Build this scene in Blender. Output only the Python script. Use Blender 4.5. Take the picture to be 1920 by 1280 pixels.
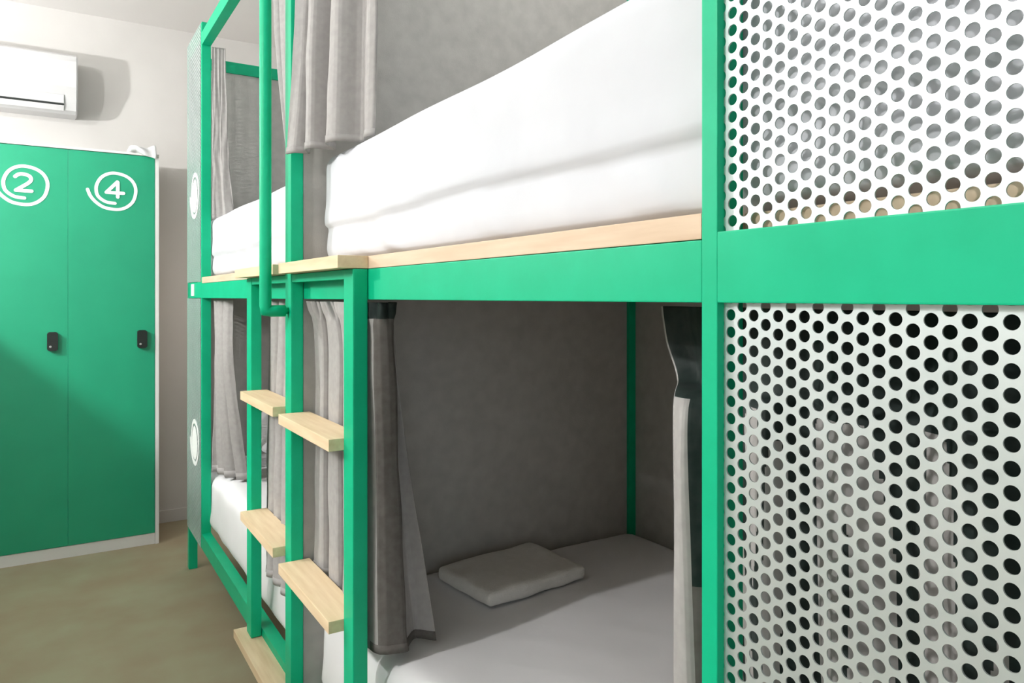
import bpy, bmesh, math, random
from mathutils import Vector, noise
random.seed(4)
for o in list(bpy.data.objects): bpy.data.objects.remove(o, do_unlink=True)
scene = bpy.context.scene
COL = scene.collection
R = math.radians

# ------------------------------------------------------------------ camera
EYE = 1.3
cd = bpy.data.cameras.new('camera'); cam = bpy.data.objects.new('camera', cd); COL.objects.link(cam)
cd.sensor_fit = 'HORIZONTAL'; cd.sensor_width = 36.0; cd.lens = 36.0 * 1387.0 / 1920.0
cd.shift_y = -(640 - 556) / 1920.0
cd.clip_start = 0.02
cam.location = (0, 0, EYE); cam.rotation_euler = (R(90), 0, R(-31.98))
scene.camera = cam

# ------------------------------------------------------------------ world, exposure
w = bpy.data.worlds.new('world'); scene.world = w; w.use_nodes = True
w.node_tree.nodes['Background'].inputs[0].default_value = (0.8, 0.9, 1.0, 1)
w.node_tree.nodes['Background'].inputs[1].default_value = 1.0
vs = scene.view_settings
vs.view_transform = 'Standard'; vs.look = 'None'; vs.gamma = 1.0; vs.use_curve_mapping = False
vs.exposure = 0.0

# ------------------------------------------------------------------ lights (pendant bulb, ceiling spots, and a warm fill added behind the far bunk)
LAMPS = [(-1.35, 3.25, 2.08, 118.0, 0.035), (-1.9, 1.20, 2.62, 140.0, 0.05), (1.30, 1.25, 2.70, 10.0, 0.06), (1.20, 4.27, 1.30, 4.5, 0.08)]
for i, (x, y, z, p, r) in enumerate(LAMPS):
    ld = bpy.data.lights.new('bulb_and_fill', 'POINT'); ld.energy = p; ld.shadow_soft_size = r
    ld.color = (1.0, 0.84, 0.74) if i == 3 else (1.0, 0.985, 0.97)
    lo = bpy.data.objects.new('bulb_and_fill', ld); COL.objects.link(lo); lo.location = (x, y, z)

# soft fill area light added behind the camera to brighten the lower bunk
ad = bpy.data.lights.new('window_fill', 'AREA'); ad.shape = 'RECTANGLE'; ad.size = 1.5; ad.size_y = 1.3; ad.energy = 13.0; ad.color = (.93, .97, 1.0)
ao = bpy.data.objects.new('window_fill', ad); COL.objects.link(ao); ao.location = (-.9, -2.34, 1.45); ao.rotation_euler = (R(90), 0, R(0)); ao.rotation_euler = (R(-90), 0, 0)

# ------------------------------------------------------------------ materials
def new_mat(name, color, rough=0.5, spec=0.5, metal=0.0):
    m = bpy.data.materials.new(name); m.use_nodes = True
    b = m.node_tree.nodes['Principled BSDF']
    b.inputs['Base Color'].default_value = (*color, 1); b.inputs['Roughness'].default_value = rough
    b.inputs['Specular IOR Level'].default_value = spec; b.inputs['Metallic'].default_value = metal
    return m
def noisy(m, c1, c2, scale=8, detail=4, stretch=(1, 1, 1), bump=0.0, bscale=None, rot=(0, 0, 0), ramp=(0.35, 0.65), bdist=0.01):
    nt = m.node_tree; N = nt.nodes; L = nt.links; b = N['Principled BSDF']
    tc = N.new('ShaderNodeTexCoord'); mp = N.new('ShaderNodeMapping')
    mp.inputs['Scale'].default_value = stretch; mp.inputs['Rotation'].default_value = rot
    L.new(tc.outputs['Object'], mp.inputs['Vector'])
    n = N.new('ShaderNodeTexNoise'); n.inputs['Scale'].default_value = scale; n.inputs['Detail'].default_value = detail
    L.new(mp.outputs[0], n.inputs['Vector'])
    r = N.new('ShaderNodeValToRGB'); r.color_ramp.elements[0].position = ramp[0]; r.color_ramp.elements[1].position = ramp[1]
    r.color_ramp.elements[0].color = (*c1, 1); r.color_ramp.elements[1].color = (*c2, 1)
    L.new(n.outputs['Fac'], r.inputs[0]); L.new(r.outputs[0], b.inputs['Base Color'])
    if bump:
        n2 = N.new('ShaderNodeTexNoise'); n2.inputs['Scale'].default_value = bscale or scale; n2.inputs['Detail'].default_value = 3
        L.new(mp.outputs[0], n2.inputs['Vector'])
        bp = N.new('ShaderNodeBump'); bp.inputs['Strength'].default_value = bump; bp.inputs['Distance'].default_value = bdist
        L.new(n2.outputs['Fac'], bp.inputs['Height']); L.new(bp.outputs[0], b.inputs['Normal'])
    return m
GREEN = noisy(new_mat('green_paint', (0, .4, .2), 0.45, 0.25), (0.001, .43, .215), (0.003, .46, .235), 14, 3, bump=0.05, bscale=160, bdist=0.002)
LGREEN = noisy(new_mat('locker_green', (0, .4, .2), 0.42, 0.7), (0.001, .32, .165), (0.003, .34, .175), 5, 3)
WALL = noisy(new_mat('wall_paint', (.8, .8, .8), 0.9, 0.2), (.62, .605, .585), (.65, .635, .615), 3, 4, bump=0.1, bscale=60, bdist=0.003)
CEIL = noisy(new_mat('ceiling_paint', (.8, .8, .8), 0.95, 0.1), (.78, .765, .75), (.80, .785, .77), 2, 3)
FLOOR = noisy(new_mat('floor_vinyl', (.2, .2, .1), 0.6, 0.3), (.33, .265, .175), (.36, .335, .225), 3.2, 8, bump=0.05, bscale=90, bdist=0.002)
WHITE = noisy(new_mat('white_laminate', (.8, .8, .8), 0.5, 0.3), (.74, .74, .72), (.78, .78, .76), 3, 2)
PLAST = noisy(new_mat('white_plastic', (.8, .8, .8), 0.3, 0.4), (.58, .58, .585), (.60, .60, .605), 2, 2)
BLACK = noisy(new_mat('black_plastic', (.01, .01, .01), 0.35, 0.5), (.008, .012, .010), (.014, .018, .016), 20, 2)
METAL = noisy(new_mat('steel', (.6, .6, .6), 0.35, 0.5, 1.0), (.55, .55, .55), (.65, .65, .65), 30, 2)
SHEET = noisy(new_mat('white_sheet', (.85, .85, .86), 0.95, 0.1), (.75, .752, .765), (.78, .782, .795), 5, 3, bump=0.25, bscale=9, bdist=0.01)
SHEET_DIM = noisy(new_mat('white_sheet_dimmed', (.7, .7, .7), 0.95, 0.1), (.60, .615, .65), (.64, .655, .69), 5, 3, bump=0.25, bscale=9, bdist=0.01)  # same white sheet, darkened where lamps strike the upper mattresses hardest
TOWEL = noisy(new_mat('white_terry', (.8, .8, .78), 1.0, 0.05), (.74, .73, .70), (.78, .77, .74), 40, 3, bump=0.5, bscale=220, bdist=0.004)
PERF = noisy(new_mat('powder_coated_steel', (.75, .75, .75), 0.42, 0.5, 0.65), (.60, .665, .665), (.64, .70, .70), 12, 3)
FABRIC = noisy(new_mat('grey_felt_board', (.3, .3, .3), 1.0, 0.05), (.44, .43, .41), (.51, .50, .475), 26, 8, bump=0.2, bscale=260, bdist=0.002, ramp=(.3, .7))
CURT = noisy(new_mat('grey_curtain', (.3, .3, .3), 0.75, 0.25), (.345, .332, .323), (.385, .372, .362), 60, 4, bump=0.08, bscale=300, bdist=0.001)
CURT_MID_SHADE = noisy(new_mat('curtain_mid_shade', (.1, .1, .1), 0.9, 0.1), (.125, .115, .105), (.155, .145, .135), 60, 3)  # curtain cloth darkened to paint shade on folds turned from the lamps
CURT_DEEP_SHADE = noisy(new_mat('curtain_deep_shade', (.02, .03, .028), 0.6, 0.2), (.014, .024, .022), (.026, .036, .034), 60, 3)  # near-black curtain cloth, paints deep shade at headers and behind the panel
BADGE = new_mat('white_vinyl', (.9, .9, .9), 0.5, 0.3); noisy(BADGE, (.88, .9, .89), (.9, .92, .91), 8, 2)
def wood(name, c1, c2, axis):
    m = new_mat(name, c1, 0.55, 0.25)
    st = [(12, 1.0, 12)[i] for i in range(3)]
    return noisy(m, c1, c2, 5.0, 7, stretch=(14, 1.1, 14) if axis == 'y' else (1.1, 14, 14), bump=0.06, bscale=8, bdist=0.002, ramp=(.25, .75))
PLY = wood('birch_ply', (.60, .44, .30), (.73, .58, .43), 'y')
PINE = wood('pine_wood', (.66, .49, .30), (.80, .65, .44), 'y')

# ------------------------------------------------------------------ mesh helpers
def link_mesh(name, verts, faces, mat, parent=None, smooth=False):
    me = bpy.data.meshes.new(name); me.from_pydata(verts, [], faces); me.update()
    o = bpy.data.objects.new(name, me); COL.objects.link(o); me.materials.append(mat)
    if smooth:
        for p in me.polygons: p.use_smooth = True
    if parent: o.parent = parent
    return o
def from_bm(name, bm, mat, parent=None, smooth=False):
    me = bpy.data.meshes.new(name); bm.normal_update(); bm.to_mesh(me); bm.free()
    o = bpy.data.objects.new(name, me); COL.objects.link(o); me.materials.append(mat)
    if smooth:
        for p in me.polygons: p.use_smooth = True
    if parent: o.parent = parent
    return o
def add_box(bm, x0, x1, y0, y1, z0, z1):
    r = bmesh.ops.create_cube(bm, size=1.0)
    for v in r['verts']:
        v.co = Vector((x0 if v.co.x < 0 else x1, y0 if v.co.y < 0 else y1, z0 if v.co.z < 0 else z1))
    return r['verts']
def box(name, x0, x1, y0, y1, z0, z1, mat, parent=None, bev=0.0015, seg=2):
    bm = bmesh.new(); add_box(bm, x0, x1, y0, y1, z0, z1)
    if bev: bmesh.ops.bevel(bm, geom=bm.edges[:], offset=bev, segments=seg, profile=0.7, affect='EDGES')
    return from_bm(name, bm, mat, parent)
def boxes(name, lst, mat, parent=None, bev=0.0015):
    bm = bmesh.new()
    for b in lst: add_box(bm, *b)
    if bev: bmesh.ops.bevel(bm, geom=bm.edges[:], offset=bev, segments=2, profile=0.7, affect='EDGES')
    return from_bm(name, bm, mat, parent)
def tube(name, pts, r, mat, parent=None, n=16, bend=0.0):
    P = [Vector(p) for p in pts]
    verts, faces = [], []
    up0 = None
    for i, p in enumerate(P):
        a = (P[i] - P[i - 1]).normalized() if i > 0 else None
        b = (P[i + 1] - P[i]).normalized() if i < len(P) - 1 else None
        d = (a + b).normalized() if a and b else (a or b)
        if up0 is None:
            up0 = Vector((0, 0, 1)) if abs(d.z) < .9 else Vector((1, 0, 0))
        u = (up0 - d * up0.dot(d)); u = u.normalized() if u.length > 1e-4 else Vector((0, 1, 0))
        v = d.cross(u).normalized(); up0 = u
        k = 1.0
        for j in range(n):
            t = 2 * math.pi * j / n
            verts.append(p + (u * math.cos(t) + v * math.sin(t)) * r * k)
    for i in range(len(P) - 1):
        for j in range(n):
            faces.append((i * n + j, i * n + (j + 1) % n, (i + 1) * n + (j + 1) % n, (i + 1) * n + j))
    faces.append(tuple(range(n))[::-1]); faces.append(tuple((len(P) - 1) * n + j for j in range(n)))
    return link_mesh(name, verts, faces, mat, parent, True)
def tag(o, label=None, cat=None, group=None, kind=None):
    if label: o['label'] = label
    if cat: o['category'] = cat
    if group: o['group'] = group
    if kind: o['kind'] = kind
    return o
def empty(name, loc=(0, 0, 0)):
    o = bpy.data.objects.new(name, None); COL.objects.link(o); o.location = loc; o.empty_display_size = .1
    return o
def reparent(o, root):
    o.parent = root; o.matrix_parent_inverse.identity()
    me = o.data
    if me and root.location.length > 0:
        d = -Vector(root.location)
        for v in me.vertices: v.co += d

# ------------------------------------------------------------------ measures shared by the pair of bunks
XF, XB = 0.5616, 1.700          # front face and back face of the bunks
Z_TOP = 2.455
DECK0, DECK1 = 1.3585, 1.385

# ------------------------------------------------------------------ the room
tag(box('floor', -3.2, 1.80, -2.4, 4.76, -0.1, 0.0, FLOOR, bev=0), kind='structure')
tag(box('ceiling', -3.2, 1.80, -2.4, 4.76, 2.848, 2.95, CEIL, bev=0), kind='structure')
tag(box('wall_far', -3.2, 1.80, 4.68, 4.80, 0, 2.848, WALL, bev=0), kind='structure')
tag(box('wall_right', 1.72, 1.84, -2.4, 4.68, 0, 2.848, WALL, bev=0), kind='structure')
tag(box('wall_left', -3.3, -3.2, -2.4, 4.8, 0, 2.848, WALL, bev=0), kind='structure')
tag(box('wall_near', -3.2, 1.80, -2.5, -2.4, 0, 2.848, WALL, bev=0), kind='structure')
tag(box('baseboard_far', -3.2, 1.72, 4.668, 4.68, 0, 0.07, WALL, bev=.002), kind='structure')

# ------------------------------------------------------------------ perforated panel
def perf_panel(name, x, y0, y1, z0, z1, oy, oz, parent, n=24, dy=0.0140, dz=0.0171, r=0.0057, th=0.0016):
    verts, faces = [], []
    hex_in = dy / 0.866 / 2 * 1.0
    cl = lambda v, a, b: a if v < a else b if v > b else v
    k0 = int(math.floor((oy - y1) / dy)) - 1; k1 = int(math.ceil((oy - y0) / dy)) + 1
    rings = []
    ca = [(math.cos(2 * math.pi * j / n), math.sin(2 * math.pi * j / n)) for j in range(n)]
    # hexagon with vertices at (+-2/3 dy, 0), (+-1/3 dy, +-dz/2)
    hx = [(2 * dy / 3, 0), (dy / 3, dz / 2), (-dy / 3, dz / 2), (-2 * dy / 3, 0), (-dy / 3, -dz / 2), (dy / 3, -dz / 2)]
    outer = []
    for j in range(n):
        f = 6.0 * j / n; a = int(f) % 6; t = f - int(f)
        p, q = hx[a], hx[(a + 1) % 6]
        outer.append((p[0] + (q[0] - p[0]) * t, p[1] + (q[1] - p[1]) * t))
    for k in range(k0, k1 + 1):
        cy = oy - k * dy; off = 0.5 * dz if k % 2 else 0.0
        m0 = int(math.floor((z0 - oz) / dz)) - 1; m1 = int(math.ceil((z1 - oz) / dz)) + 1
        for m in range(m0, m1 + 1):
            cz = oz + m * dz + off
            if cy < y0 - dy or cy > y1 + dy or cz < z0 - dz or cz > z1 + dz: continue
            b = len(verts)
            for j in range(n):
                iy, iz = cl(cy + ca[j][0] * r, y0, y1), cl(cz + ca[j][1] * r, z0, z1)
                py, pz = cl(cy + outer[j][0], y0, y1), cl(cz + outer[j][1], z0, z1)
                verts += [(x, iy, iz), (x, py, pz), (x + th, iy, iz), (x + th, py, pz)]
            for j in range(n):
                a = b + 4 * j; c = b + 4 * ((j + 1) % n)
                A, Bq, Cq, D = verts[a], verts[a + 1], verts[c + 1], verts[c]
                s = abs((Bq[1] - A[1]) * (Cq[2] - A[2]) - (Bq[2] - A[2]) * (Cq[1] - A[1])) + abs((Cq[1] - A[1]) * (D[2] - A[2]) - (Cq[2] - A[2]) * (D[1] - A[1]))
                if s < 1e-9: continue
                faces.append((a, c, c + 1, a + 1)); faces.append((a + 2, a + 3, c + 3, c + 2))
                if abs(A[1] - D[1]) + abs(A[2] - D[2]) > 1e-6: faces.append((a, a + 2, c + 2, c))
    o = link_mesh(name, verts, faces, PERF, parent)
    bm = bmesh.new(); bm.from_mesh(o.data)
    bmesh.ops.delete(bm, geom=[v for v in bm.verts if not v.link_faces], context='VERTS')
    bm.to_mesh(o.data); bm.free()
    return o

# ------------------------------------------------------------------ bunk beds
XI = XF + 0.038                # inner face of the front frame
XP = XF + 0.0095               # perforated sheets sit slightly behind the frame's face
def make_bunk(label, y_lo, y_hi, pan_lo, pan_hi, open_lo, open_hi, mid, end_post, tallpart, phases, n, hid_end):
    r = empty('bunk_bed', (XF, (y_lo + y_hi) / 2, 0)); tag(r, label, 'bunk bed', 'green steel bunk beds along the aisle')
    K = []
    # uprights
    K.append(box('post', XF, XI, mid[0], mid[1], 0.20, 2.50, GREEN))
    K.append(box('post', XF, XI, end_post[0], end_post[1], 0.0, 2.50, GREEN))
    for yy in (y_lo, y_hi - .03):
        K.append(box('post', 1.670, 1.700, yy, yy + .03, 0.0, Z_TOP, GREEN))
    # front rails along the opening and, a little taller, under/over the perforated sheets
    K.append(box('bed_rail', XF, XI, open_lo, open_hi, 1.294, DECK0 - .0008, GREEN))
    K.append(box('bed_rail', XF, XI, open_lo, open_hi, 0.20, 0.265, GREEN))
    K.append(box('top_rail', XF, XI, open_lo, open_hi, 2.40, Z_TOP, GREEN))
    K.append(box('panel_rail', XF, XI, pan_lo, pan_hi, 1.294, 1.3645, GREEN))
    K.append(box('panel_rail', XF, XI, pan_lo, pan_hi, 0.20, 0.265, GREEN))
    K.append(box('panel_rail', XF, XI, pan_lo, pan_hi, 2.42, 2.50, GREEN))
    K.append(box('end_rail', XI, 1.67, y_hi - .03, y_hi, 2.40, Z_TOP, GREEN))
    K.append(box('end_rail', XI, 1.67, y_lo, y_lo + .03, 2.40, Z_TOP, GREEN))
    # bases
    K.append(box('deck_board', XF, 1.668, open_lo + .0005, open_hi - .0005, DECK0, DECK1, PLY))
    K.append(box('deck_board', XF + .040, 1.668, pan_lo, pan_hi, DECK0, DECK1, PLY))
    K.append(box('base_board', XI + .045, 1.668, y_lo + .031, y_hi - .031, 0.235, 0.262, PLY))
    # grey boards
    zlist = ((0.265, 1.357), (1.386, 2.40))
    for a, b in zlist:
        K.append(box('back_board', 1.701, 1.716, y_lo, y_hi, a, b, FABRIC))
        K.append(box('end_board', XF + (.001 if hid_end else .040), 1.6695, y_hi - .020, y_hi - .002, a, b, FABRIC))
        if hid_end: K.append(box('end_board', XI + .002, 1.6695, y_lo + .002, y_lo + .02, a, b, FABRIC))
    if hid_end:
        pa = perf_panel('perforated_panel', XP, pan_lo, pan_hi, 1.3645, 2.42, *phases[0], None, n)
        pb = perf_panel('perforated_panel', XP, pan_lo, pan_hi, 0.265, 1.294, *phases[1], None, n)
    else:   # on the far bunk the sheets are fixed onto the frame's face
        pa = perf_panel('perforated_panel', XF - .002, pan_lo + .001, y_hi, 1.3665, 2.50, *phases[0], None, n)
        pb = perf_panel('perforated_panel', XF - .002, pan_lo + .001, y_hi, 0.20, 1.292, *phases[1], None, n)
    K += [pa, pb]
    for k in K: reparent(k, r)
    return r, pa, pb
near, _, _ = make_bunk('nearest green steel bunk bed, its perforated white side sheets filling the right edge',
    0.09, 1.9535, 0.112, 0.515, 0.5356, 1.9295, (0.515, 0.5356), (0.092, 0.112), True, ((0.504, 1.580), (0.506, 1.282)), 24, 1)
far, fu, fl = make_bunk('far green steel bunk bed near the lockers, white number discs on its side sheets',
    1.952, 3.850, 3.475, 3.822, 1.952, 3.455, (3.455, 3.475), (3.805, 3.845), True, ((3.50, 1.40), (3.50, 0.30)), 12, 0)

# spiral number logo: points of the stroke in face coordinates (u right, v up), radius about 0.09
SPIRAL = [(-.118, 0.003), (-.105, -.030), (-.080, -.060), (-.045, -.083), (.0, -.091), (.035, -.087), (.065, -.070), (.088, -.042), (.099, .0), (.096, .035),
          (.078, .066), (.045, .087), (.0, .0945), (-.035, .085), (-.062, .062), (-.078, .028), (-.080, .0), (-.074, -.024), (-.058, -.042), (-.032, -.056), (.004, -.060)]
def catmull(pts, per=6):
    out = []
    P = [pts[0]] + list(pts) + [pts[-1]]
    for i in range(1, len(P) - 2):
        for k in range(per):
            t = k / per
            a, b, c, d = (Vector(P[i + j]) for j in (-1, 0, 1, 2))
            out.append(0.5 * ((2 * b) + (c - a) * t + (2 * a - 5 * b + 4 * c - d) * t * t + (3 * b - a - 3 * c + d) * t ** 3))
    out.append(Vector(P[-2])); return out
def ribbon_bm(bm, pts, wd, th):
    """flat stroke with round ends in the uv plane, thickness th"""
    P = catmull([Vector((p[0], p[1])) for p in pts]); n = len(P)
    L, Rr = [], []
    def vert(q, d): return bm.verts.new((q.x, q.y, d))
    T = [((P[min(i + 1, n - 1)] - P[max(i - 1, 0)]).normalized()) for i in range(n)]
    outline = []
    for i in range(n): outline.append((P[i] + Vector((-T[i].y, T[i].x)) * wd / 2, P[i] - Vector((-T[i].y, T[i].x)) * wd / 2))
    fr = [(vert(a, th), vert(b, th)) for a, b in outline]; bk = [(vert(a, 0), vert(b, 0)) for a, b in outline]
    for i in range(n - 1):
        bm.faces.new((fr[i][0], fr[i][1], fr[i + 1][1], fr[i + 1][0]))
        bm.faces.new((fr[i][0], fr[i + 1][0], bk[i + 1][0], bk[i][0]))
        bm.faces.new((fr[i][1], bk[i][1], bk[i + 1][1], fr[i + 1][1]))
    for idx, sgn in ((0, -1), (n - 1, 1)):
        c = P[idx]; a0 = math.atan2(T[idx].y, T[idx].x)
        ring = []
        for j in range(9):
            a = a0 + sgn * 0 + (-math.pi / 2 + math.pi * j / 8) + (math.pi if sgn < 0 else 0)
            ring.append(bm.verts.new((c.x + math.cos(a) * wd / 2, c.y + math.sin(a) * wd / 2, th)))
        bm.faces.new(ring)
DIGIT = {'2': [[(-.036, .034), (-.020, .048), (.004, .050), (.028, .040), (.034, .020), (.022, .002), (-.004, -.020), (-.030, -.042), (-.029, -.0425), (.0, -.043), (.036, -.043)]],
         '4': [[(.016, .044), (.015, .044), (-.012, .010), (-.038, -.021), (-.0375, -.0215), (.0, -.0215), (.046, -.0215)], [(.018, .042), (.018, .0), (.018, -.046)]]}
DIGIT['2'] = [[(-.036, .034), (-.020, .048), (.004, .050), (.028, .040), (.034, .020), (.022, .002), (-.004, -.020), (-.033, -.043)], [(-.033, -.043), (.0, -.043), (.036, -.043)]]
DIGIT['4'] = [[(.016, .044), (-.011, .011), (-.038, -.0215)], [(-.038, -.0215), (.0, -.0215), (.046, -.0215)], [(.018, .042), (.018, .0), (.018, -.046)]]
def logo(name, origin, face, parent, digit=None, w=0.0155, fill=False, s=1.0):
    bm = bmesh.new()
    ribbon_bm(bm, [(a * s, b * s) for a, b in SPIRAL], w, .0016)
    if digit:
        for k_, st in enumerate(DIGIT[digit]): ribbon_bm(bm, [(a * .92, b * .86 + .0125) for a, b in st], .0165, .0016 + .0003 * (k_ + 1))
    if fill:
        vs_ = [bm.verts.new((math.cos(2 * math.pi * j / 32) * .070 * s + .005, math.sin(2 * math.pi * j / 32) * .074 * s, .0012)) for j in range(32)]
        bm.faces.new(vs_)
    for v in bm.verts:
        u_, v_, d_ = v.co
        if face == '-y': v.co = Vector((origin[0] + u_, origin[1] - d_, origin[2] + v_))
        else: v.co = Vector((origin[0] - d_, origin[1] - u_, origin[2] + v_))
    bmesh.ops.recalc_face_normals(bm, faces=bm.faces[:])
    o = from_bm(name, bm, BADGE, None)
    if parent is not None: reparent(o, parent)
    return o
for z in (1.757, 0.636):
    b = logo('number_disc', (XF - .0025, 3.625, z), '-x', far, None, 0.020, True, 1.02)
    b['label'] = 'white round number disc'
t_ = box('name_tag', XF - .004, XF - .0003, 3.65, 3.72, 1.303, 1.358, BADGE, None, .001); reparent(t_, far)

# ------------------------------------------------------------------ double ladder between the bunks
LX0, LX1 = 0.528, 0.560
lad = empty('bunk_ladder', (LX0, 1.95, 0))
tag(lad, 'green double ladder with pale wooden steps and tall grab rail, between the two bunks', 'ladder')
K = []
K.append(box('post', LX0, LX1, 1.924, 1.980, 0.0, 2.50, GREEN, bev=.003))
K.append(box('post', LX0, LX1, 1.463, 1.520, 0.0, DECK0 - .001, GREEN, bev=.003))
K.append(box('post', LX0, LX1, 2.372, 2.432, 0.242, DECK0 - .001, GREEN, bev=.003))
K.append(box('crossbar', LX0 + .002, LX1 - .008, 1.5205, 1.9235, 1.337, 1.3575, GREEN))
K.append(box('crossbar', LX0 + .002, LX1 - .008, 1.9805, 2.3715, 1.337, 1.3575, GREEN))
PX = 0.4955
for (a, b, zt, xb) in ((1.463, 1.9235, DECK1, .5612), (1.9805, 2.450, DECK1, .5612)):
    K.append(box('step', PX, xb, a, b, DECK0, zt, PINE, bev=.0015))
for (a, b, zt) in ((1.5205, 1.9235, 1.000), (1.5205, 1.9235, 0.617), (1.5205, 1.9235, 0.235), (1.9805, 2.3715, 1.010), (1.9805, 2.3715, 0.640), (1.9805, 2.470, 0.240)):
    K.append(box('step', PX, .576, a, b, zt - .026, zt, PINE, bev=.0018))
    if b < 2.4 and zt > .5:
        K.append(box('step_bracket', LX0 + .004, LX0 + .024, a, b, zt - .0305, zt - .0265, GREEN, bev=.0005))
K.append(tube('grab_rail', [(.520, 1.951, 1.263), (.484, 1.951, 1.263), (.470, 1.951, 1.263), (.470, 1.951, 1.277), (.470, 1.951, 1.9), (.470, 1.951, 2.40), (.475, 1.951, 2.41), (.528, 1.951, 2.41)], .0150, GREEN, None, 20))
K.append(tube('rail_bracket', [(.474, 1.951, 1.263), (.530, 1.951, 1.263)], .0085, GREEN, None, 12))
for k in K: reparent(k, lad)

# ------------------------------------------------------------------ bedding
def rounded_block(name, x0, x1, y0, y1, z0, z1, r, mat, nx, ny, nz, fn=None, parent=None):
    bm = bmesh.new(); vd = {}
    def V(i, j, k):
        key = (i, j, k)
        if key not in vd:
            # non-uniform spacing: denser near borders
            def sp(t): return t
            p = Vector((x0 + (x1 - x0) * sp(i / nx), y0 + (y1 - y0) * sp(j / ny), z0 + (z1 - z0) * sp(k / nz)))
            q = Vector((min(max(p.x, x0 + r), x1 - r), min(max(p.y, y0 + r), y1 - r), min(max(p.z, z0 + r), z1 - r)))
            d = p - q
            if d.length > 1e-7:
                m = max(abs(d.x), abs(d.y), abs(d.z)); d = d.normalized() * m; p = q + d
            nrm = d.normalized() if d.length > 1e-7 else Vector((0, 0, 0))
            if fn: p = fn(p, nrm)
            vd[key] = bm.verts.new(p)
        return vd[key]
    for j in range(ny):
        for k in range(nz):
            bm.faces.new((V(0, j, k), V(0, j, k + 1), V(0, j + 1, k + 1), V(0, j + 1, k)))
            bm.faces.new((V(nx, j, k), V(nx, j + 1, k), V(nx, j + 1, k + 1), V(nx, j, k + 1)))
    for i in range(nx):
        for k in range(nz):
            bm.faces.new((V(i, 0, k), V(i + 1, 0, k), V(i + 1, 0, k + 1), V(i, 0, k + 1)))
            bm.faces.new((V(i, ny, k), V(i, ny, k + 1), V(i + 1, ny, k + 1), V(i + 1, ny, k)))
        for j in range(ny):
            bm.faces.new((V(i, j, 0), V(i, j + 1, 0), V(i + 1, j + 1, 0), V(i + 1, j, 0)))
            bm.faces.new((V(i, j, nz), V(i + 1, j, nz), V(i + 1, j + 1, nz), V(i, j + 1, nz)))
    return from_bm(name, bm, mat, parent, True)
def up_fn(crease, seed, y_end, x0, z0):
    def f(p, n):
        q = p.copy()
        nz_ = noise.noise(Vector((p.x * 3 + seed, p.y * 2.2, p.z * 5)))
        q += n * 0.006 * nz_
        if p.x < x0 + .06:
            zc = crease + .0045 * math.sin(p.y * 6 + seed) + .004 * noise.noise(Vector((p.y * 7, seed, 0)))
            d = zc - p.z
            k = 1 / (1 + math.exp(-d / .0018))
            q.x += k * 0.011 * math.exp(-max(d, 0) / .030)
            q.x -= .004 * math.exp(-((d + .02) / .03) ** 2)
            if d > 0:
                tt = p.y * 1.0 + (p.z - z0) * -0.9
                wr = noise.noise(Vector((tt * 13, seed + 3, (p.z - z0) * 1.2)))
                q.x -= .016 * max(0, wr) * min(1, d / .03) * min(1, (p.z - z0) / .02)
                ff = noise.noise(Vector((p.y * 3.1, seed + 9, 0)))
                q.x -= .006 * max(0, 1 - (p.z - z0) / .03) * (1 + ff)
        q.z += .0125 * max(0, min(1, (p.z - crease) / .15)) * (y_end - p.y) * (1 if y_end < 3 else .2)
        if p.z > crease + .06: q.z += .006 * noise.noise(Vector((p.x * 2, p.y * 2.5, seed)))
        return q
    return f
m1 = rounded_block('mattress', .605, 1.665, .125, 1.905, 1.3855, 1.667, .042, SHEET_DIM, 24, 150, 40, up_fn(1.481, 1.3, 1.9, .605, 1.3855))
tag(m1, 'thick white sheeted mattress on the near upper bunk, above the wooden deck edge', 'mattress', 'white mattresses on the two bunks')
m2 = rounded_block('mattress', .605, 1.665, 2.02, 3.79, 1.3855, 1.652, .045, SHEET_DIM, 20, 90, 24, up_fn(1.475, 6.3, 3.8, .605, 1.3855))
tag(m2, 'white sheeted mattress on the far upper bunk, seen behind the grab rail', 'mattress', 'white mattresses on the two bunks')
def low_fn(seed):
    def f(p, n):
        q = p.copy()
        q += n * .008 * noise.noise(Vector((p.x * 2.6 + seed, p.y * 2.2, p.z * 4)))
        if n.z > .2 or p.z > .5:
            a = noise.noise(Vector((p.x * 5 + seed, p.y * 3, 0)))
            b = noise.noise(Vector(((p.x + p.y * .6) * 9, (p.y - p.x * .4) * 2.5, seed)))
            q.z += .006 * a + .0045 * max(0, b)
        if p.x < .66:
            w_ = noise.noise(Vector((p.y * 8 + p.z * 3, seed, p.z * 3)))
            q.x += .005 * w_ - .006 * max(0, 1 - abs(p.z - .31) / .06)
        return q
    return f
m3 = rounded_block('mattress', .601, 1.668, .125, 1.915, .2628, .520, .055, SHEET, 60, 100, 20, low_fn(2.2))
tag(m3, 'white sheeted mattress on the near lower bunk, with a folded towel lying on it', 'mattress', 'white mattresses on the two bunks')
m4 = rounded_block('mattress', .601, 1.668, 1.985, 3.81, .2628, .520, .055, SHEET, 40, 90, 20, low_fn(7.7))
tag(m4, 'white sheeted mattress on the far lower bunk, brightly lit behind the ladder steps', 'mattress', 'white mattresses on the two bunks')

# folded towel
def towel_fn(p, n):
    q = p.copy(); q += n * .004 * noise.noise(p * 14)
    if n.z > .3: q.z += .003 * noise.noise(Vector((p.x * 9, p.y * 9, 2)))
    return q
tw = rounded_block('towel', -.165, .165, -.125, .125, 0, .040, .015, TOWEL, 30, 24, 8, towel_fn)
bm = bmesh.new(); bm.from_mesh(tw.data)
tw.location = (1.07, 1.715, .527); tw.rotation_euler = (0, 0, R(5.5)); bm.free()
tag(tw, 'folded white towel lying flat on the near lower mattress', 'towel')
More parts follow.
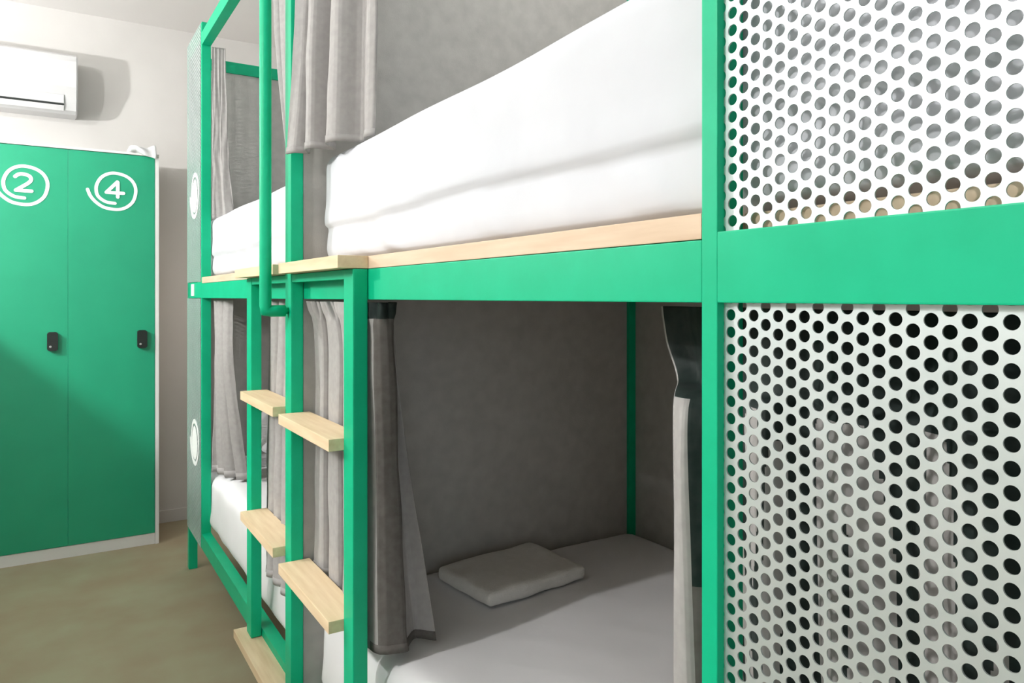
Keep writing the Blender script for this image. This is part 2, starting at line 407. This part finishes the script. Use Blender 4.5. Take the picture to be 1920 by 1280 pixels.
# pillow
def pil_fn(p, n):
    q = p.copy(); ex = abs(p.x) / .28; ey = abs(p.y) / .18
    k = (1 - ex ** 3.2 * .75) * (1 - ey ** 3.2 * .7)
    q.z = p.z * max(.15, k) + .0
    q += n * .006 * noise.noise(p * 9); return q
pl = rounded_block('pillow', -.28, .28, -.18, .18, -.08, .08, .05, SHEET, 26, 18, 10, pil_fn)
pl.location = (1.10, 3.60, .655); pl.rotation_euler = (R(22), 0, 0)
tag(pl, 'white pillow leaning at the far end of the far lower bunk', 'pillow')

# ------------------------------------------------------------------ curtains
def crom(P, t):
    n = len(P) - 1; i = min(int(t * n), n - 1); f = t * n - i
    a, b, c, d = P[max(i - 1, 0)], P[i], P[i + 1], P[min(i + 2, n)]
    return 0.5 * ((2 * b) + (c - a) * f + (2 * a - 5 * b + 4 * c - d) * f * f + (3 * b - a - 3 * c + d) * f ** 3)
def chaikin(P, it=2):
    for _ in range(it):
        Q = [P[0]]
        for a, b in zip(P, P[1:]):
            Q += [a * .82 + b * .18, a * .18 + b * .82] if _ == 0 else [a * .75 + b * .25, a * .25 + b * .75]
        Q.append(P[-1]); P = Q
    return P
def lin(P, t):
    n = len(P) - 1; i = min(int(t * n), n - 1); return P[i].lerp(P[i + 1], t * n - i)
def curtain(label, levels, folds=0, amp=(0.02, 0.03), tang=0.5, seed=1, ns=160, nh=60, group=None, poly=False, pleat=(0, 0, .1), dark=None, hem_dark=None):
    """levels: top to bottom [(z_start, z_end, [plan points])] ; all with the same number of plan points"""
    LV = []
    for z0, z1, pl_ in levels:
        n = len(pl_) - 1
        LV.append([Vector((p[0], p[1], z0 + (z1 - z0) * i / n)) for i, p in enumerate(pl_)])
    m = len(LV) - 1
    H_ = abs(levels[0][0] - levels[-1][0])
    verts, faces = [], []
    for h in range(nh + 1):
        th = h / nh
        row = [crom([LV[k][i] for k in range(m + 1)], th) for i in range(len(LV[0]))]
        if poly: row = chaikin(row)
        for s in range(ns + 1):
            t = s / ns
            e = .004; fn_ = lin if poly else crom
            p = fn_(row, t)
            d = (fn_(row, min(1, t + e)) - fn_(row, max(0, t - e))); d.z = 0
            d = d.normalized() if d.length > 1e-6 else Vector((0, -1, 0))
            nn = Vector((-d.y, d.x, 0))
            if folds:
                ph = 2 * math.pi * folds * (t + .035 * math.sin(5 * t + seed) + .02 * noise.noise(Vector((t * 3, seed, th * 1.6))))
                a = (amp[0] * (1 - th) + amp[1] * th) * (1 + .45 * noise.noise(Vector((t * 4, seed * 3, th * 1.3))))
                sn = math.sin(ph); sq = math.copysign(abs(sn) ** .7, sn)
                p = p + nn * a * sq + d * a * tang * math.sin(2 * ph + .6)
            if pleat[0]:
                k_ = max(0.0, 1 - max(0.0, th - pleat[2] * .6) / (pleat[2] * .4)) if th > pleat[2] * .6 else 1.0
                p = p + nn * pleat[1] * k_ * math.sin(2 * math.pi * pleat[0] * t)
            p = p + nn * .003 * noise.noise(Vector((t * 9, th * 7, seed))) 
            verts.append(p)
    for h in range(nh):
        for s in range(ns):
            a = h * (ns + 1) + s
            faces.append((a, a + 1, a + ns + 2, a + ns + 1))
    # hem: a slightly thicker doubled strip at the bottom edge
    o = link_mesh('curtain', verts, faces, CURT, None, True)
    if dark:  # shade painted into face bands of the cloth
        o.data.materials.append(CURT_DEEP_SHADE); o.data.materials.append(CURT_MID_SHADE)
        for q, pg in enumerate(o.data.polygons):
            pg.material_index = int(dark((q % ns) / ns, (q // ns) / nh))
    md = o.modifiers.new('thickness', 'SOLIDIFY'); md.thickness = .0022; md.offset = 0
    # stitched header tape / hem line as a separate strip
    b = nh - 3
    hv = [Vector(verts[k * (ns + 1) + s]) for k in (b, nh) for s in range(ns + 1)]
    hf = [(s, s + 1, ns + 2 + s, ns + 1 + s) for s in range(ns)]
    hem = link_mesh('hem', hv, hf, CURT, o, True)
    if hem_dark:  # hem darkened in the same painted shade
        hem.data.materials.append(CURT_MID_SHADE)
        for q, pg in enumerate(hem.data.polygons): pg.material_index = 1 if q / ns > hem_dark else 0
    md = hem.modifiers.new('thickness', 'SOLIDIFY'); md.thickness = .005; md.offset = 0
    tag(o, label, 'curtain', group or 'grey curtains hung in the bunk openings')
    return o
# near upper bunk, gathered at the ladder
UT = [(0.5369, 1.905), (0.5542, 1.875), (0.5803, 1.875), (0.5462, 1.83), (0.5518, 1.8), (0.6293, 1.8), (0.569, 1.73), (0.5777, 1.69), (0.641, 1.68), (0.6207, 1.62), (0.6297, 1.6), (0.6361, 1.6)]
UM = [(0.526, 1.905), (0.5406, 1.875), (0.5721, 1.875), (0.5382, 1.83), (0.5439, 1.8), (0.6212, 1.8), (0.5612, 1.73), (0.5738, 1.69), (0.6383, 1.68), (0.6181, 1.62), (0.631, 1.6), (0.6361, 1.6)]
UB = [(0.5111, 1.905), (0.5204, 1.875), (0.5653, 1.875), (0.5329, 1.83), (0.5412, 1.8), (0.6118, 1.8), (0.5521, 1.73), (0.5686, 1.69), (0.633, 1.68), (0.613, 1.62), (0.6233, 1.6), (0.6297, 1.6)]
def deep(P, k=1.06): return [(x * k, y * k) for x, y in P]
def clampy(P, ymax): return [(x, min(y, ymax)) for x, y in P]
curtain('grey pleated curtain gathered beside the ladder post on the near upper bunk',
    [(2.385, 2.385, UT), (2.15, 2.15, UT), (1.88, 1.88, UM), (1.663, 1.668, UB)], poly=True, seed=2.0, ns=300, nh=70)
# near lower bunk, far end (beside the ladder)
def LNX(pts, back): return clampy([(max(x, .566) + (.022 if i in (2, 5) else 0), y) for i, (x, y) in enumerate(pts)], 1.918) + back
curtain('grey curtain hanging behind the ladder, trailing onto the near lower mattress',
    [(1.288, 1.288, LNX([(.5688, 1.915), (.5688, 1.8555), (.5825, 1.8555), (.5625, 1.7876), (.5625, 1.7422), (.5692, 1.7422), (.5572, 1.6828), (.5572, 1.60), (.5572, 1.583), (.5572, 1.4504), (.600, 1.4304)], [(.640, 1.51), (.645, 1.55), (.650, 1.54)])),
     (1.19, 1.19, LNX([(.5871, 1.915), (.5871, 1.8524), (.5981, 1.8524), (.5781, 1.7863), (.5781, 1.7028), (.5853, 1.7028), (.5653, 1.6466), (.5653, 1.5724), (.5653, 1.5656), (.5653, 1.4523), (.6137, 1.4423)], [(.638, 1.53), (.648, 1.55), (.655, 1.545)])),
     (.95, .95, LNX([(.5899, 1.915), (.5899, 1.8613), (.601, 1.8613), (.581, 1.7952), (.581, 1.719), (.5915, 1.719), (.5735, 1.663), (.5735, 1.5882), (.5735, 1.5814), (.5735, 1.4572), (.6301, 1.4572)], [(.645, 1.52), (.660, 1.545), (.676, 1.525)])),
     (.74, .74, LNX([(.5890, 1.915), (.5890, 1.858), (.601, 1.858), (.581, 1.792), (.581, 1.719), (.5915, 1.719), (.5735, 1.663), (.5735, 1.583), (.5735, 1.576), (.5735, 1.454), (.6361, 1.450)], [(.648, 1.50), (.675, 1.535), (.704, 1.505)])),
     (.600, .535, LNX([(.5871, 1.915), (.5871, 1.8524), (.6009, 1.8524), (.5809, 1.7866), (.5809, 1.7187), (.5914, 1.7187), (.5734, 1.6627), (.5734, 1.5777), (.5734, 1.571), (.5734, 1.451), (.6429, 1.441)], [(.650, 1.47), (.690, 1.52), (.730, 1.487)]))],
    poly=True, seed=5.0, ns=360, nh=80, pleat=(22, .006, .16), dark=lambda t, h: 1 if t > .66 and h < .12 else 2 if .685 < t < .785 else 0, hem_dark=.66)  # header and main fold painted dark as shade
# near lower bunk, near end
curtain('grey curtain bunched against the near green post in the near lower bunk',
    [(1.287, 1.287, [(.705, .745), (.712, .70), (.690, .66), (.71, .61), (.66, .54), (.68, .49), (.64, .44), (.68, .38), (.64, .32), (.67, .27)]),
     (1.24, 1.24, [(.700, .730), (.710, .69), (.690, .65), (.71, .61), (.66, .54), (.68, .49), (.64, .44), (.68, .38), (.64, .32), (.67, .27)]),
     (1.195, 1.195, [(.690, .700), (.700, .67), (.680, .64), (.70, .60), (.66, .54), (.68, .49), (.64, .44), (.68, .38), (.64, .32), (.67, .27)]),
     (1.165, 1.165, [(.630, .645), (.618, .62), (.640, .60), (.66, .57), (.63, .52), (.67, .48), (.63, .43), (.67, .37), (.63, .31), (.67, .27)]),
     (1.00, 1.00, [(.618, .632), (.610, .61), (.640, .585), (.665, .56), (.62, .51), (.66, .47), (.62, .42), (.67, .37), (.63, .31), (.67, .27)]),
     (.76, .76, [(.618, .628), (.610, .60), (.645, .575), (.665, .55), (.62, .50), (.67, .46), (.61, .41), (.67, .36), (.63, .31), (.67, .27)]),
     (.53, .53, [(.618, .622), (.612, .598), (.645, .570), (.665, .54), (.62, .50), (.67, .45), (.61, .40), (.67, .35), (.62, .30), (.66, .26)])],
    poly=True, seed=8.0, ns=240, nh=90, dark=lambda t, h: (t > .03 and h < .465) or (.165 < t < .30 and (1 if h < .68 else 2)) or (t > .30 and noise.noise(Vector((t * 17, h * 3.5, 3.3))) < .16))  # header, post side and random patches behind the panel painted as shade
# far lower bunk, far end
curtain('pale grey curtain in the far lower bunk, beside a number disc',
    [(1.287, 1.287, [(.610, 3.435), (.612, 3.36), (.608, 3.28), (.612, 3.20), (.612, 3.12)]),
     (1.00, 1.00, [(.600, 3.40), (.612, 3.33), (.608, 3.27), (.612, 3.19), (.616, 3.12)]),
     (.535, .540, [(.600, 3.44), (.630, 3.38), (.640, 3.32), (.665, 3.26), (.690, 3.20)])],
    folds=3, amp=(.018, .020), tang=.3, seed=3.0)
# far lower bunk, near end
curtain('pale grey curtain hanging over the far lower mattress edge, between the ladder posts',
    [(1.287, 1.287, [(.598, 2.395), (.600, 2.32), (.600, 2.24), (.600, 2.16), (.600, 2.06)]),
     (.80, .80, [(.590, 2.41), (.588, 2.33), (.588, 2.24), (.588, 2.16), (.590, 2.06)]),
     (.435, .435, [(.582, 2.385), (.580, 2.32), (.580, 2.24), (.580, 2.16), (.582, 2.08)])],
    folds=4, amp=(.012, .010), tang=.2, seed=6.0)
# far upper bunk, far end
curtain('grey curtain in the far upper bunk, tucked beside the far green post',
    [(2.395, 2.395, [(.603, 3.450), (.615, 3.448), (.630, 3.445), (.645, 3.443), (.655, 3.440)]),
     (2.05, 2.05, [(.603, 3.450), (.612, 3.446), (.635, 3.444), (.636, 3.442), (.665, 3.436)]),
     (1.85, 1.85, [(.603, 3.450), (.612, 3.446), (.640, 3.442), (.637, 3.420), (.672, 3.420)]),
     (1.640, 1.640, [(.603, 3.450), (.620, 3.445), (.650, 3.438), (.646, 3.41), (.688, 3.400)])],
    poly=True, seed=9.0, ns=120)
# far upper bunk, near end
curtain('narrow grey curtain edge left of the tall ladder post on the far upper bunk',
    [(2.39, 2.39, [(.602, 2.36), (.604, 2.29), (.602, 2.22), (.604, 2.14), (.602, 2.05)]),
     (2.05, 2.05, [(.602, 2.31), (.604, 2.25), (.602, 2.19), (.604, 2.12), (.602, 2.05)]),
     (1.65, 1.65, [(.602, 2.19), (.604, 2.16), (.602, 2.12), (.604, 2.09), (.602, 2.05)])],
    folds=4, amp=(.015, .015), tang=.3, seed=4.0)

# ------------------------------------------------------------------ lockers
LY = 4.296
lk = empty('locker_cabinet', (0.074, LY, 0))
tag(lk, 'tall locker cabinet on the far wall, its green doors numbered 2 and 4', 'locker')
K = []
K.append(box('side_panel', .469, .487, LY - .002, 4.675, 0, 2.035, WHITE))
K.append(box('side_panel', -.728, -.710, LY - .002, 4.675, 0, 2.035, WHITE))
K.append(box('top_panel', -.728, .487, LY - .006, 4.675, 2.0355, 2.047, WHITE))
K.append(box('plinth', -.7095, .4685, LY + .004, LY + .022, 0, .058, WHITE))
K.append(box('carcass', -.7095, .4685, LY + .023, 4.674, .03, 2.035, WHITE, bev=0))
doors = []
for x0 in (-.7095, -.3165, .0755):
    d = box('door', x0, x0 + .3915, LY, LY + .019, .060, 2.033, LGREEN, bev=.0012); doors.append(d); K.append(d)
for k in K: reparent(k, lk)
def latch(cx, cz, door):
    bm = bmesh.new()
    vs_ = []
    w_, h_, r_ = .023, .046, .012
    for (sx, sz) in ((1, 1), (-1, 1), (-1, -1), (1, -1)):
        a0 = {(1, 1): 0, (-1, 1): 90, (-1, -1): 180, (1, -1): 270}[(sx, sz)]
        for j in range(7):
            a = R(a0 + 15 * j)
            vs_.append(bm.verts.new((cx + sx * (w_ - r_) + r_ * math.cos(a), LY - .001, cz + sz * (h_ - r_) + r_ * math.sin(a))))
    f = bm.faces.new(vs_)
    e = bmesh.ops.extrude_face_region(bm, geom=[f]); nv = [v for v in e['geom'] if isinstance(v, bmesh.types.BMVert)]
    for v in nv: v.co.y -= .026
    bmesh.ops.recalc_face_normals(bm, faces=bm.faces[:])
    o = from_bm('latch', bm, BLACK, door)
    o.location = -Vector(lk.location)
    bm = bmesh.new()
    bmesh.ops.create_cone(bm, cap_ends=True, segments=20, radius1=.0055, radius2=.0055, depth=.004)
    for v in bm.verts: v.co = Vector((cx - .009 + v.co.x, LY - .029 + v.co.z, cz - .025 + v.co.y))
    k_ = from_bm('key_cylinder', bm, METAL, door); k_.location = -Vector(lk.location); k_['label'] = 'small shiny key cylinder'
    return o
# (latches of the two visible doors and the hidden one)
latch(.406, 1.080, doors[2]); latch(.010, 1.080, doors[1]); latch(-.383, 1.080, doors[0])
for (x, d, dg) in ((.278, doors[2], '4'), (-.110, doors[1], '2')):
    l_ = logo('number_sign', (x, LY - .0008, 1.838), '-y', None, dg)
    l_.parent = d; l_.location = -Vector(lk.location); l_['label'] = 'white number %s inside a spiral ring' % dg
# crumpled white plastic lying over the locker's top corner
def rag_fn(p, n):
    q = p.copy()
    fr = max(0, (LY - .006 - p.y))
    q += n * .010 * noise.noise(p * 22)
    dx = max(0, (p.x - .38) / .09)
    q.z -= max(0, (4.30 - p.y)) * 1.6 * dx
    q.z += .014 * math.sin(p.x * 30) * dx
    return q
rag = rounded_block('cloth', .345, .475, 4.264, 4.42, 2.052, 2.084, .012, SHEET, 20, 22, 6, rag_fn)
tag(rag, 'small crumpled white cloth on the right top corner of the green lockers', 'cloth')

# ------------------------------------------------------------------ air conditioner
ac = empty('air_conditioner', (-.32, 4.68, 2.27))
tag(ac, 'white wall mounted air conditioner above the green lockers', 'air conditioner')
prof = [(4.679, 2.565), (4.50, 2.562), (4.474, 2.548), (4.462, 2.52), (4.457, 2.46), (4.457, 2.385), (4.466, 2.365), (4.480, 2.335), (4.490, 2.305), (4.505, 2.272), (4.54, 2.258), (4.679, 2.262)]
def extr(name, prof, x0, x1, mat, bev=.006, seg=3):
    bm = bmesh.new()
    a = [bm.verts.new((x0, y, z)) for y, z in prof]; b = [bm.verts.new((x1, y, z)) for y, z in prof]
    n = len(prof)
    bm.faces.new(a); bm.faces.new(b[::-1])
    for i in range(n): bm.faces.new((a[i], b[i], b[(i + 1) % n], a[(i + 1) % n]))
    bmesh.ops.recalc_face_normals(bm, faces=bm.faces[:])
    if bev:
        ed = [e for e in bm.edges if abs(e.verts[0].co.x - e.verts[1].co.x) < 1e-6]
        bmesh.ops.bevel(bm, geom=ed, offset=bev, segments=seg, affect='EDGES')
    return from_bm(name, bm, mat, None)
hs = extr('housing', prof, -.76, .122, PLAST); reparent(hs, ac)
g = box('outlet_gap', -.70, .062, 4.4825, 4.52, 2.294, 2.301, BLACK, None, .0005); reparent(g, ac)
fl_ = extr('flap', [(4.474, 2.345), (4.4705, 2.342), (4.4805, 2.302), (4.4855, 2.3025)], -.70, .060, PLAST, 0); reparent(fl_, ac)
fl2 = extr('flap', [(4.4875, 2.292), (4.484, 2.291), (4.500, 2.266), (4.504, 2.268)], -.70, .060, PLAST, 0); reparent(fl2, ac)

# ------------------------------------------------------------------ bunk on the other side of the aisle (outside the frame; its mattress shades the lockers)
ob = empty('bunk_bed', (-.80, 2.2, 0))
tag(ob, 'green steel bed across the aisle, left of the frame, facing the two bunks', 'bunk bed')
K = []
for x in (-1.82, -.84):
    for y in (.45, 3.97): K.append(box('post', x, x + .04, y, y + .03, 0, 1.36, GREEN))
K.append(box('bed_rail', -.84, -.80, .48, 3.97, 1.294, 1.357, GREEN)); K.append(box('bed_rail', -.84, -.80, .48, 3.97, .20, .265, GREEN))
K.append(box('deck_board', -1.86, -.80, .45, 4.0, 1.361, 1.385, PLY))
for k in K: reparent(k, ob)
m5 = rounded_block('mattress', -1.84, -.795, .47, 3.98, 1.386, 1.630, .045, SHEET, 10, 40, 10)
tag(m5, 'white mattress on the bed across the aisle, left of the frame', 'mattress')

# ------------------------------------------------------------------ light fittings, then the added fill stand and fill window
x, y, z = LAMPS[0][:3]
pend = empty('pendant_lamp', (x, y, 2.848)); tag(pend, 'bare bulb hanging on a cord over the bed across the aisle, left of the frame', 'lamp')
for k in (tube('cord', [(x, y, 2.846), (x, y, z + .14)], .004, BLACK, None, 8), box('ceiling_rose', x - .04, x + .04, y - .04, y + .04, 2.825, 2.847, PLAST, None, .006),
          tube('socket', [(x, y, z + .05), (x, y, z + .14)], .018, BLACK, None, 16)): reparent(k, pend)
for i, (x, y, z, p, r) in enumerate(LAMPS[1:3]):
    bm = bmesh.new()
    bmesh.ops.create_cone(bm, cap_ends=True, segments=32, radius1=.075, radius2=.075, depth=.06)
    for v in bm.verts: v.co += Vector((x, y, 2.848 - .031))
    o = from_bm('ceiling_spotlight', bm, PLAST)
    tag(o, ['round white ceiling light above the near half of the bed across the aisle', 'round white ceiling light straight above the near upper bunk'][i], 'lamp')
x, y, z = LAMPS[3][:3]  # unseen stand for the warm fill added to lighten the far wall
fill_lamp = empty('fill_lamp_stand', (x, y, 0)); tag(fill_lamp, 'slim black stand of an added fill light, unseen behind the far bunk', 'lamp')
bm = bmesh.new(); bmesh.ops.create_cone(bm, cap_ends=True, segments=32, radius1=.11, radius2=.10, depth=.02)
for v in bm.verts: v.co += Vector((x, y, .0105))
for k in (from_bm('fill_base', bm, BLACK), tube('fill_pole', [(x, y, .02), (x, y, z - .16)], .009, BLACK, None, 12), tube('socket', [(x, y, z - .16), (x, y, z - .10)], .02, BLACK, None, 16)): reparent(k, fill_lamp)  # all parts of the added unseen fill stand
# added unseen window behind the camera, frame and glow for the fill light
fill_win = tag(boxes('fill_window', [(-1.70, -1.64, -2.399, -2.35, .75, 2.15), (-.16, -.10, -2.399, -2.35, .75, 2.15), (-1.70, -.10, -2.399, -2.35, .75, .81), (-1.70, -.10, -2.399, -2.35, 2.09, 2.15)], WHITE), kind='structure')
FILL_GLOW = new_mat('fill_glow_glass', (.85, .9, .95), 0.1, 0.5)  # glass glows faintly as part of the added fill
FILL_GLOW.node_tree.nodes['Principled BSDF'].inputs['Emission Color'].default_value = (.9, .96, 1, 1)
FILL_GLOW.node_tree.nodes['Principled BSDF'].inputs['Emission Strength'].default_value = 0.8
box('fill_pane', -1.64, -.16, -2.396, -2.385, .81, 2.09, FILL_GLOW, fill_win, bev=0)
